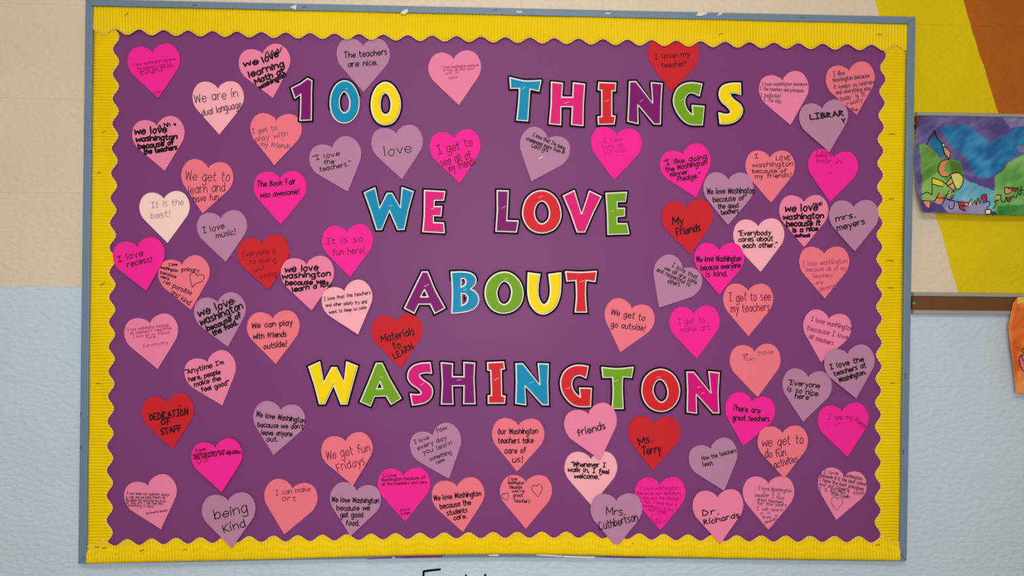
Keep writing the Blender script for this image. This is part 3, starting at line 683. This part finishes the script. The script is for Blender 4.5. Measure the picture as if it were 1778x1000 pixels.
H('D3', 'salmon', (572, 675), (583, 1023), 'salmon heart reading "we get to do fun activities"', 'pen', 5.5,
  [('we get to', 415, 780, 735, 750, 46), ('do fun', 440, 865, 598, 850, 44), ('activities', 512, 945, 695, 892, 36)], L=2)
H('D3', 'hot', (1033, 507), (1072, 858), 'hot pink heart with curved thin writing "I see my friends", lower right', 'hotink', 5,
  [('I see my', 923, 568, 1112, 568, 27), ('friends', 1128, 578, 1208, 638, 20)], stp=(983, 608, 1020, 598, m_s_hot))
def ex_hearts(R, T):
    for x, y in ((430, 358), (498, 356), (543, 372), (410, 523), (465, 518), (522, 540)): doodle_heart(R, *T(x, y), 4.5, .8)
H('D4', 'pink', (463, 287), (463, 642), 'pink heart with rows of thin writing separated by tiny drawn hearts, bottom right', 'pencil', 4.5,
  [('I love Washington', 385, 332, 640, 355, 18), ('because', 363, 388, 465, 388, 18), ('I had', 490, 395, 580, 412, 18), ('great teachers', 378, 418, 577, 442, 17), ('for the years', 378, 450, 600, 465, 18), ('I will learn', 373, 490, 572, 502, 16), ('from', 418, 555, 482, 555, 14), ('Keynah', 438, 597, 525, 565, 14)], extra=ex_hearts)
H('D4', 'pink', (1045, 232), (985, 567), 'pink heart filled with crowded dark writing above a drawn heart, bottom right corner', 'pencil', 5.5,
  [('I love', 890, 208, 1000, 218, 18), ('Washington', 1040, 232, 1185, 260, 18), ('because it is the best school', 863, 232, 1215, 305, 19), ('I have the best principals', 855, 265, 1195, 342, 19), ('and out Oggers', 853, 300, 1080, 348, 19), ('I S REALLY cool', 850, 345, 1195, 372, 20), ('from Taelin', 948, 373, 1087, 400, 16)],
  extra=lambda R, T: doodle_heart(R, *T(990, 446), 21, 1, .08))

# ------------------------------------------------------------------ title letters
def outline(spec, zx, zy, sc):
    """'x,y' corner, 'x,y~' smooth point -> polyline in photo pixels"""
    pts = []
    for s in spec.split():
        sm = s.endswith('~'); x, y = s.rstrip('~').split(','); pts.append((zx+float(x)/sc, zy+float(y)/sc, sm))
    n = len(pts); sh = [i for i in range(n) if not pts[i][2]]
    if not sh: return catmull([p[:2] for p in pts], 6, True)
    out = []
    pts = pts[sh[0]:]+pts[:sh[0]]; pts.append(pts[0]); run = [pts[0][:2]]
    for p in pts[1:]:
        run.append(p[:2])
        if not p[2]:
            out += catmull(run, 6)[:-1] if len(run) > 2 else [run[0]]
            run = [p[:2]]
    return out
def area2(p): return sum(p[i-1][0]*p[i][1]-p[i][0]*p[i-1][1] for i in range(len(p)))
def offset(poly, d):
    """grow (d>0) the closed polygon, mitred with a limit"""
    if area2(poly) < 0: poly = poly[::-1]
    n = len(poly); out = []
    for i in range(n):
        a, b, c = poly[i-1], poly[i], poly[(i+1) % n]
        e1 = (b[0]-a[0], b[1]-a[1]); e2 = (c[0]-b[0], c[1]-b[1])
        l1 = math.hypot(*e1) or 1; l2 = math.hypot(*e2) or 1
        n1 = (e1[1]/l1, -e1[0]/l1); n2 = (e2[1]/l2, -e2[0]/l2)
        k = 1+n1[0]*n2[0]+n1[1]*n2[1]
        convex = (e1[0]*e2[1]-e1[1]*e2[0])*d > 0
        if k < .9 and convex:      # sharp outward corner: clip it round
            mx, my = n1[0]+n2[0], n1[1]+n2[1]; ml = math.hypot(mx, my) or 1
            mx, my = mx/ml, my/ml
            for nn in (n1, ((n1[0]+mx)*.54, (n1[1]+my)*.54), (mx*1.08, my*1.08), ((n2[0]+mx)*.54, (n2[1]+my)*.54), n2): out.append((b[0]+nn[0]*d, b[1]+nn[1]*d))
        else:
            k = max(k, .35); out.append((b[0]+(n1[0]+n2[0])/k*d, b[1]+(n1[1]+n2[1])/k*d))
    return out
def sheet(name, loops, dep, th, m, parent, origin):
    """flat die-cut sheet with holes"""
    L3 = [[P(x, y, dep) for x, y in lp] for lp in loops]
    tri = tessellate_polygon([[Vector((p.x, p.z, 0)) for p in lp] for lp in L3])
    V = [p for lp in L3 for p in lp]; n = len(V); F = []
    for t in tri:
        a, b, c = (V[i] for i in t)
        if (b-a).cross(c-a).y > 0: t = (t[0], t[2], t[1])
        F.append(tuple(t))
    F += [tuple(n+i for i in reversed(t)) for t in F]
    s = 0
    for lp in L3:
        k = len(lp)
        for i in range(k): F.append((s+i, s+(i+1) % k, n+s+(i+1) % k, n+s+i))
        s += k
    V += [p+Vector((0, th, 0)) for p in V]
    return add(name, V, F, m, parent, origin)
def letter(ch, word, col, z, spec, holes=(), stp=(), cname=None):
    o_ = outline(spec, *z); hs = [outline(h, *z) for h in holes]
    cx = sum(p[0] for p in o_)/len(o_); cy = sum(p[1] for p in o_)/len(o_)
    num = ch.isdigit()
    lab = '%s cutout %s %s in the title %s %s' % (cname or col, 'numeral' if num else 'letter', ch, 'number' if num else 'word', word)
    d = .0144
    og = P(cx, cy, d)
    root = empty('cutout_numeral' if num else 'cutout_letter', og)
    tag(root, lab, 'numeral' if num else 'letter', 'cutout title letters')
    def ls(k): return [offset(o_, k)]+[offset(h, -k) for h in hs]
    sheet('black_border', ls(3.9), d, .0006, m_black, root, og)
    sheet('white_outline', ls(1.0), d+.0003, .0003, m_white, root, og)
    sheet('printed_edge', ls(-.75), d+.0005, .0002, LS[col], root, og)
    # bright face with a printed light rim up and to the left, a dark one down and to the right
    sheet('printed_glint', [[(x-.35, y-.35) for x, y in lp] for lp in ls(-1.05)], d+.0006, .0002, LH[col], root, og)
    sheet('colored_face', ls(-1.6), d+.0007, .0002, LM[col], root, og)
    for q in stp:
        a = (z[0]+q[0]/z[2], z[1]+q[1]/z[2]); b = (z[0]+q[2]/z[2], z[1]+q[3]/z[2])
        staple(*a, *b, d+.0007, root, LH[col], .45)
Z1 = (500, 125, 8.548); Z2 = (875, 125, 8.548); Z3 = (1083, 125, 8.194); Z4 = (620, 315, 10); Z5 = (850, 315, 6.838)
Z6 = (695, 460, 10.527); Z7 = (830, 460, 8.27); Z8 = (525, 615, 9.611); Z9 = (700, 615, 9.611); Z10 = (885, 615, 9.092); Z11 = (1040, 625, 7.902)
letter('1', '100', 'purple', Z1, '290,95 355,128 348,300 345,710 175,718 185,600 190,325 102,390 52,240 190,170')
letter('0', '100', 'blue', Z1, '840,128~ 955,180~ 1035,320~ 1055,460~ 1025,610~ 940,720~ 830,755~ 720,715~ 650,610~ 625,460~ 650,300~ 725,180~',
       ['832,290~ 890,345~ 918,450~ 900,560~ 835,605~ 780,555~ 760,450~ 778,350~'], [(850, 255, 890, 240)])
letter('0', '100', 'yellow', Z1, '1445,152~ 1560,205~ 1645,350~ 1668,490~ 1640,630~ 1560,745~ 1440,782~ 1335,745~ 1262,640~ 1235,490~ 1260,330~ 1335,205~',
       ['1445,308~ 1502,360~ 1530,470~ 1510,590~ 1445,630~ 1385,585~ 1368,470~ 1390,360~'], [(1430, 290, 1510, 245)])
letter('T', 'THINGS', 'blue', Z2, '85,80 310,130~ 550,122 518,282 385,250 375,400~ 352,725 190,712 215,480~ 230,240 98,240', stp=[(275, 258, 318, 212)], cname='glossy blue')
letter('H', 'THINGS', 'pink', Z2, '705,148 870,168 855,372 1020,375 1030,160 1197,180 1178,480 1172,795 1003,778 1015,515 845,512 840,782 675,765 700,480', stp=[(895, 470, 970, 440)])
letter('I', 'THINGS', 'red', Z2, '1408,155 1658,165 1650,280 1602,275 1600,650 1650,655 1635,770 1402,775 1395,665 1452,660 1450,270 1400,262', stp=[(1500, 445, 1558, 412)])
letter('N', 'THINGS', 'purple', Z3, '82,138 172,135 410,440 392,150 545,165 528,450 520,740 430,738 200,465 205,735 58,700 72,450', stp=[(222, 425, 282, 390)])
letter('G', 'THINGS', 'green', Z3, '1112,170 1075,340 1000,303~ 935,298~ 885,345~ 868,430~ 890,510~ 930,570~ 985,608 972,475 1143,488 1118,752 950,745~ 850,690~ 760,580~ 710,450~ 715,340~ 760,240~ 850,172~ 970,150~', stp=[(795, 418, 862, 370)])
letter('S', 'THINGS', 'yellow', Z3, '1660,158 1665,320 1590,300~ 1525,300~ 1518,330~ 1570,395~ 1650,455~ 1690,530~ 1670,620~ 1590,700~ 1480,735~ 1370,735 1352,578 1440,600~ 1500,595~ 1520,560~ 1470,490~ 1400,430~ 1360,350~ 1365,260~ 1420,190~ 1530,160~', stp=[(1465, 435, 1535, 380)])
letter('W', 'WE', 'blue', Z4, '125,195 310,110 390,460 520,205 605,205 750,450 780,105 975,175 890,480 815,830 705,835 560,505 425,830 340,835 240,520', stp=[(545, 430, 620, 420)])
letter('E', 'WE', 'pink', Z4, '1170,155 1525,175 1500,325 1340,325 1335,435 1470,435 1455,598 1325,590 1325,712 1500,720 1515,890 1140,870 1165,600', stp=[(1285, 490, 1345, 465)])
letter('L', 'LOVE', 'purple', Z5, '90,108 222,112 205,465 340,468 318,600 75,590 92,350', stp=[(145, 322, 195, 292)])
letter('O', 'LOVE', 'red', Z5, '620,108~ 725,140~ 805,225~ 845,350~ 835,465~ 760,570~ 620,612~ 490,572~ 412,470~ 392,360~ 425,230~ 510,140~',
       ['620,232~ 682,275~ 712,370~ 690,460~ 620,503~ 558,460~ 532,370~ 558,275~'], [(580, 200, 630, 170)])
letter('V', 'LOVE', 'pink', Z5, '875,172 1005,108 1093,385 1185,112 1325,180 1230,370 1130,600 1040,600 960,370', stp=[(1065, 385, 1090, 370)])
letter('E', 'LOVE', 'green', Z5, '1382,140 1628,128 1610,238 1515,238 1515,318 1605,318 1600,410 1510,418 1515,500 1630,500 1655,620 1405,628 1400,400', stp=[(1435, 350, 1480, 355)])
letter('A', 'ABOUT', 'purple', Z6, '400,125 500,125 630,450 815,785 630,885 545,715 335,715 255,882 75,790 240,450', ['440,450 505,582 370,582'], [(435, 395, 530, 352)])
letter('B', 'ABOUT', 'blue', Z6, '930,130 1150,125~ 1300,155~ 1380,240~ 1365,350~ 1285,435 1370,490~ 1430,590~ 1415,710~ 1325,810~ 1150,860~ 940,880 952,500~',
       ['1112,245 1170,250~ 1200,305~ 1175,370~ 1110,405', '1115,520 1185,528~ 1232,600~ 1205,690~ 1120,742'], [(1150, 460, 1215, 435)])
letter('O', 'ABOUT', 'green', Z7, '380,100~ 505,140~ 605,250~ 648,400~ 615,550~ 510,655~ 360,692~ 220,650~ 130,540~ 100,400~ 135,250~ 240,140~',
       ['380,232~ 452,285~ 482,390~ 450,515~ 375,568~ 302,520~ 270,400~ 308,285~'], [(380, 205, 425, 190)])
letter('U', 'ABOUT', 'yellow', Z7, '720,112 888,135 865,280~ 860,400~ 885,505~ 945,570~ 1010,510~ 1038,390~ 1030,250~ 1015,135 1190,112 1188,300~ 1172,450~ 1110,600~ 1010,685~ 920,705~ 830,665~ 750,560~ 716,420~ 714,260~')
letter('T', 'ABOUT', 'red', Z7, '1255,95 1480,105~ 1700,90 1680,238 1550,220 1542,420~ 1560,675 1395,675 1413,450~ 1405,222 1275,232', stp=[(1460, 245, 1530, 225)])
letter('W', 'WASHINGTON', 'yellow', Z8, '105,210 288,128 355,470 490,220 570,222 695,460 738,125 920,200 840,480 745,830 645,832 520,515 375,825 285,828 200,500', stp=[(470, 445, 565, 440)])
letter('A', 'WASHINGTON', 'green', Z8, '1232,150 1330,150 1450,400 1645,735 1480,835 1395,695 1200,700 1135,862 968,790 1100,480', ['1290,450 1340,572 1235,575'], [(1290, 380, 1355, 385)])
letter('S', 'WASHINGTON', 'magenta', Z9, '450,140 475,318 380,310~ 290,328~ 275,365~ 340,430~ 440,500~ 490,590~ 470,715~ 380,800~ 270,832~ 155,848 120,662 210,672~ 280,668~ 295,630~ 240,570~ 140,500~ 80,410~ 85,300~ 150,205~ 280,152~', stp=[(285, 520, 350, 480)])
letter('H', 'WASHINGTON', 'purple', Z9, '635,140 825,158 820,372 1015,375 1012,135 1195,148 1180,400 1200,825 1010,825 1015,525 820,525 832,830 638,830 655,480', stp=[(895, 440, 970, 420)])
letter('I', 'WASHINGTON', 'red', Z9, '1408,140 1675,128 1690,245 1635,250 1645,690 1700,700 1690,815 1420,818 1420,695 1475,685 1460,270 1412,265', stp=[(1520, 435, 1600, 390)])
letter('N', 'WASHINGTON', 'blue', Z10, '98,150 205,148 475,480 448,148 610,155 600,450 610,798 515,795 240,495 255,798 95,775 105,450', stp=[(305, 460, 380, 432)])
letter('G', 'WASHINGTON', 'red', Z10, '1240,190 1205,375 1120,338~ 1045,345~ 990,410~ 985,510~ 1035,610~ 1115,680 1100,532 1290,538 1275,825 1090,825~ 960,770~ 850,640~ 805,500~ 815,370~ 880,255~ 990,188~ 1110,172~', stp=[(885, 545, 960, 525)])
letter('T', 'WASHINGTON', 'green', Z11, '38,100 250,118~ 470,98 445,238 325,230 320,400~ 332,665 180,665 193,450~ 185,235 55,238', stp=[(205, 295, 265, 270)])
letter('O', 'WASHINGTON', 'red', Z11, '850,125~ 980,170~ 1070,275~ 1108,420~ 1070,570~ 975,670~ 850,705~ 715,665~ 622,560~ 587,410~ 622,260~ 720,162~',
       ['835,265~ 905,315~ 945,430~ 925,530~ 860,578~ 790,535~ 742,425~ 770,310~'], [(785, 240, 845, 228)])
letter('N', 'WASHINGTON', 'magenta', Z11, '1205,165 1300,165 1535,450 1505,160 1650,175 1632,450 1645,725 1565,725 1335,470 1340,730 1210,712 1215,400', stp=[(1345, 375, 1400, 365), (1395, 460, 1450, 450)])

# ------------------------------------------------------------------ watercolour paintings
def inside(poly, x, y):
    c = False; j = len(poly)-1
    for i in range(len(poly)):
        if (poly[i][1] > y) != (poly[j][1] > y) and x < (poly[j][0]-poly[i][0])*(y-poly[i][1])/(poly[j][1]-poly[i][1])+poly[i][0]: c = not c
        j = i
    return c
def painting(name, label, o, left, top, bottom, right, nx, ny, base, fields, lines, depf, cat='painting'):
    """curled sheet of watercolour paper; paint lives in a colour attribute, ink lines are strokes"""
    S2 = 4.545
    T = lambda x, y: (o[0]+x/S2, o[1]+y/S2)
    from mathutils import noise as nz
    V = []; F = []; cols = []
    for j in range(ny+1):
        t = j/ny
        for i in range(nx+1):
            u = i/nx
            y = interp(top, u)*(1-t)+interp(bottom, u)*t
            xl = interp(left, t); x = xl+(right-xl)*u
            V.append(P(*T(x, y), depf(u, t)))
            n1 = nz.noise(Vector((x*.006+y*.003, y*.008, 0))); n2 = nz.noise(Vector((x*.02+y*.02, y*.012-x*.006, 7))); n3 = nz.noise(Vector((x*.009+x*.004, y*.02, 3)))
            wx, wy = x+n1*10+n2*6, y+n3*12+n2*6
            c = None
            for poly, ca, cb, warp in fields:
                qx, qy = (wx, wy) if warp else (x, y)
                if inside(poly, qx, qy): c = (ca, cb)
            ca, cb = c or base
            k = min(1, max(0, .42+.75*n1+.45*n2)); cc = lin([a+(b-a)*k for a, b in zip(ca, cb)])
            cols.append((*cc, 1))
    for j in range(ny):
        for i in range(nx):
            a = j*(nx+1)+i; F.append((a, a+1, a+nx+2, a+nx+1))
    m = bpy.data.materials.new('watercolour'); m.use_nodes = True; nt = m.node_tree; b = nt.nodes['Principled BSDF']
    at = nt.nodes.new('ShaderNodeAttribute'); at.attribute_name = 'paint'; nt.links.new(at.outputs['Color'], b.inputs['Base Color'])
    b.inputs['Roughness'].default_value = .5
    og = P(*T((interp(left, .5)+right)/2, 500), depf(.5, .5))
    ob = add(name, V, F, m, None, og, True)
    ca_ = ob.data.color_attributes.new('paint', 'FLOAT_COLOR', 'POINT')
    ca_.data.foreach_set('color', [x for c in cols for x in c])
    sd = ob.modifiers.new('thick', 'SOLIDIFY'); sd.thickness = .0005; sd.offset = -1
    tag(ob, label, cat, 'watercolour paintings on the right wall')
    ym, yM = interp(top, .5), interp(bottom, .5)
    def surf(px, py):
        x = (px-o[0])*S2; y = (py-o[1])*S2
        u = t = .5
        for _ in range(5):
            a_, b_ = interp(top, u), interp(bottom, u)
            t = min(1, max(0, (y-a_)/(b_-a_))); xl = interp(left, t); u = min(1, max(0, (x-xl)/(right-xl)))
        return P(px, py, depf(u, t)+.0007)
    R = Ribbons(surf)
    for pts in lines: R.stroke(catmull([T(*p) for p in pts], 3) if len(pts) > 3 else [T(*p) for p in pts], 1.4)
    R.build('ink_line', m_black, ob, og)
    return ob
pl = lambda s: [tuple(map(float, q.split(','))) for q in s.split()]
painting('watercolor_painting', 'curled purple, blue and green watercolour with black ink lines on the upper tack strip', (1560, 180),
  [(0, 178), (.12, 142), (.45, 127), (.78, 145), (1, 190)], [(0, 99), (.3, 100), (1, 118)], [(0, 856), (.3, 868), (.6, 880), (1, 880)], 1215, 190, 150,
  ((74, 62, 122), (128, 116, 168)),
  [(pl('320,190 540,165 720,310 830,250 950,180 1215,250 1215,340 990,350 880,440 760,560 700,590 600,570 540,440 430,340'), (4, 92, 148), (62, 150, 200), 1),
   (pl('820,110 1215,110 1215,200 960,175 880,200'), (120, 108, 156), (160, 150, 190), 1),
   (pl('500,560 620,590 760,590 770,660 700,680 600,640'), (80, 64, 130), (92, 76, 140), 1),
   (pl('168,318 230,325 330,420 480,455 510,540 480,640 420,730 280,765 190,765 180,600 175,450'), (86, 132, 40), (120, 176, 84), 1),
   (pl('190,640 300,540 420,640 400,740 230,765 188,760'), (130, 178, 84), (150, 192, 96), 1),
   (pl('400,450 480,465 510,560 420,550'), (70, 112, 30), (90, 130, 44), 1),
   (pl('235,262 290,252 345,310 378,400 320,420 262,340'), (6, 92, 132), (30, 128, 168), 1),
   (pl('510,590 640,650 760,690 760,850 700,850 700,790 420,760 440,700'), (84, 160, 186), (140, 196, 208), 1),
   (pl('345,740 470,770 700,790 690,878 400,866 330,800'), (140, 124, 172), (168, 158, 196), 1),
   (pl('150,700 190,770 330,790 400,866 190,858'), (66, 54, 118), (86, 74, 140), 1),
   (pl('760,575 880,460 990,395 1215,340 1215,890 770,890 745,800 760,640'), (84, 156, 60), (150, 200, 120), 1),
   (pl('780,800 960,800 1215,740 1215,890 770,890'), (40, 124, 50), (84, 156, 70), 1),
   (pl('940,345 990,320 1000,390 945,385'), (110, 100, 150), (150, 140, 180), 1),
   (pl('288,212 260,264 302,268'), (96, 40, 60), (120, 60, 70), 0),
   (pl('390,442 340,455 313,510 335,568 385,574 398,560 358,530 366,480'), (220, 128, 70), (236, 152, 92), 0),
   (pl('366,336 412,382 404,436 372,400 354,352'), (220, 132, 76), (236, 152, 92), 0),
   (pl('344,310 364,314 366,338 346,344'), (226, 200, 170), (236, 210, 180), 0),
   (pl('410,557 470,545 510,582 500,642 465,680 438,640'), (214, 202, 96), (232, 222, 120), 0),
   (pl('265,588 345,607 350,652 265,634'), (230, 214, 40), (236, 222, 70), 0),
   (pl('382,612 412,585 440,660 420,690'), (214, 150, 110), (226, 170, 130), 0),
   (pl('192,764 254,766 250,820 222,816'), (226, 140, 90), (238, 160, 104), 0),
   (pl('286,742 322,706 370,726 332,796 286,782'), (216, 132, 84), (230, 152, 100), 0),
   (pl('394,690 440,705 380,730'), (224, 220, 130), (230, 226, 150), 0),
   (pl('470,775 520,775 530,845 485,830'), (148, 34, 64), (180, 60, 84), 0), (pl('520,775 552,782 540,815'), (230, 140, 90), (230, 150, 100), 0),
   (pl('552,800 575,750 600,800'), (226, 220, 150), (230, 220, 160), 0), (pl('612,800 630,740 642,790'), (226, 150, 90), (236, 160, 100), 0),
   (pl('655,725 690,716 696,778 660,776'), (150, 30, 60), (176, 50, 76), 0), (pl('690,836 728,836 722,872 686,868'), (236, 226, 170), (240, 230, 180), 0),
   (pl('838,662 895,662 905,705 850,710'), (220, 150, 100), (230, 160, 110), 0), (pl('895,668 950,668 915,695'), (130, 60, 70), (150, 70, 80), 0),
   (pl('850,735 895,732 870,780'), (130, 60, 60), (150, 80, 70), 0), (pl('770,722 808,722 812,750 772,755'), (220, 160, 120), (230, 170, 130), 0)],
  [pl(s) for s in ('225,325 245,272 288,212', '288,212 305,270 345,322 362,390 400,440', '344,312 364,314 366,338 348,342', '366,338 412,382 402,438', '392,440 340,455 313,510 335,568 385,575 408,560',
   '410,557 470,545 512,585 500,645 465,680 432,620 410,557', '265,720 265,585', '265,585 330,605 372,632 440,692', '265,634 350,655', '185,716 222,700 240,705 265,720', '372,632 415,582', '385,650 432,625',
   '345,796 400,684', '365,728 440,692', '300,742 360,750', '350,735 400,760 440,770 432,825 405,828 397,800', '190,765 252,768 250,820', '285,770 322,706', '440,770 470,775 485,830 530,845', '470,775 552,782',
   '485,800 545,812', '550,800 575,750 582,802 605,762 615,802 628,738 642,792 655,725', '655,725 690,714 697,775 660,778', '697,775 718,772 722,792 700,822', '690,836 730,836 722,874 685,869 690,836', '722,874 735,840 745,880',
   '745,830 772,792 760,772 790,762', '750,850 775,878', '770,720 808,722', '808,722 812,765 838,775 850,735', '850,735 870,780 900,730 930,742 942,700 962,722 970,650', '838,660 952,668', '838,662 845,715 900,690 862,664', '895,670 915,697 950,668', '940,690 985,680')],
  lambda u, t: .0150+.010*t*t+.004*math.sin(math.pi*t)*(1-u)+.003*(1-u)**3)
painting('watercolor_painting', 'orange watercolour painting on the lower tack strip at the right edge', (1560, 480),
  [(0, 940), (.06, 905), (.3, 866), (.5, 882), (.7, 903), (1, 928)], [(0, 163), (.2, 158), (1, 165)], [(0, 922), (.2, 932), (1, 940)], 1760, 110, 100,
  ((222, 98, 22), (244, 160, 84)),
  [(pl('940,150 1760,150 1760,215 940,212'), (226, 186, 60), (238, 208, 110), 1), (pl('930,240 1000,250 1000,460 960,600 900,560 890,400'), (214, 84, 10), (236, 130, 50), 1),
   (pl('905,520 960,700 930,820 900,700'), (214, 90, 16), (230, 110, 30), 1),
   (pl('955,640 985,610 1030,640 1030,760 985,745 958,700'), (230, 110, 130), (240, 140, 160), 0), (pl('972,618 1000,600 1040,610 1030,660 990,668'), (110, 160, 190), (130, 180, 200), 0)],
  [pl(s) for s in ('958,700 955,640 980,618 1010,600', '972,618 980,655 1000,670 1040,664', '958,700 985,745 1030,765', '1010,555 985,570 978,595 1000,600')],
  lambda u, t: .0150+.007*t*t+.006*math.sin(math.pi*min(1, t*1.2))*(1-u)**2)

# ------------------------------------------------------------------ lettering painted on the wall under the board
for strokes, label in ((((((735, 1040), (735, 1015), (735.5, 992)), 3.4), (((735.5, 992), (748, 990.2), (764, 988.6)), 3.6), (((736, 1014), (756, 1012)), 3.2)),
                        'black painted letter with a long top bar on the blue wall under the board'),
                       (((((809, 998.6), (812, 1020), (816, 1038), (821, 1015), (828, 1038), (836, 1015), (843, 997.5)), 3.4),),
                        'black painted letter whose tips just show at the bottom edge, right of the barred letter')):
    R = Ribbons(lambda px, py: P(px, py, .0006))
    for pts, wd in strokes: R.stroke(list(pts), wd)
    tag(R.build('painted_letter', m_black, None, P(sum(p[0] for p in strokes[0][0])/len(strokes[0][0]), 1010)), label, 'lettering', 'black painted lettering on the wall')
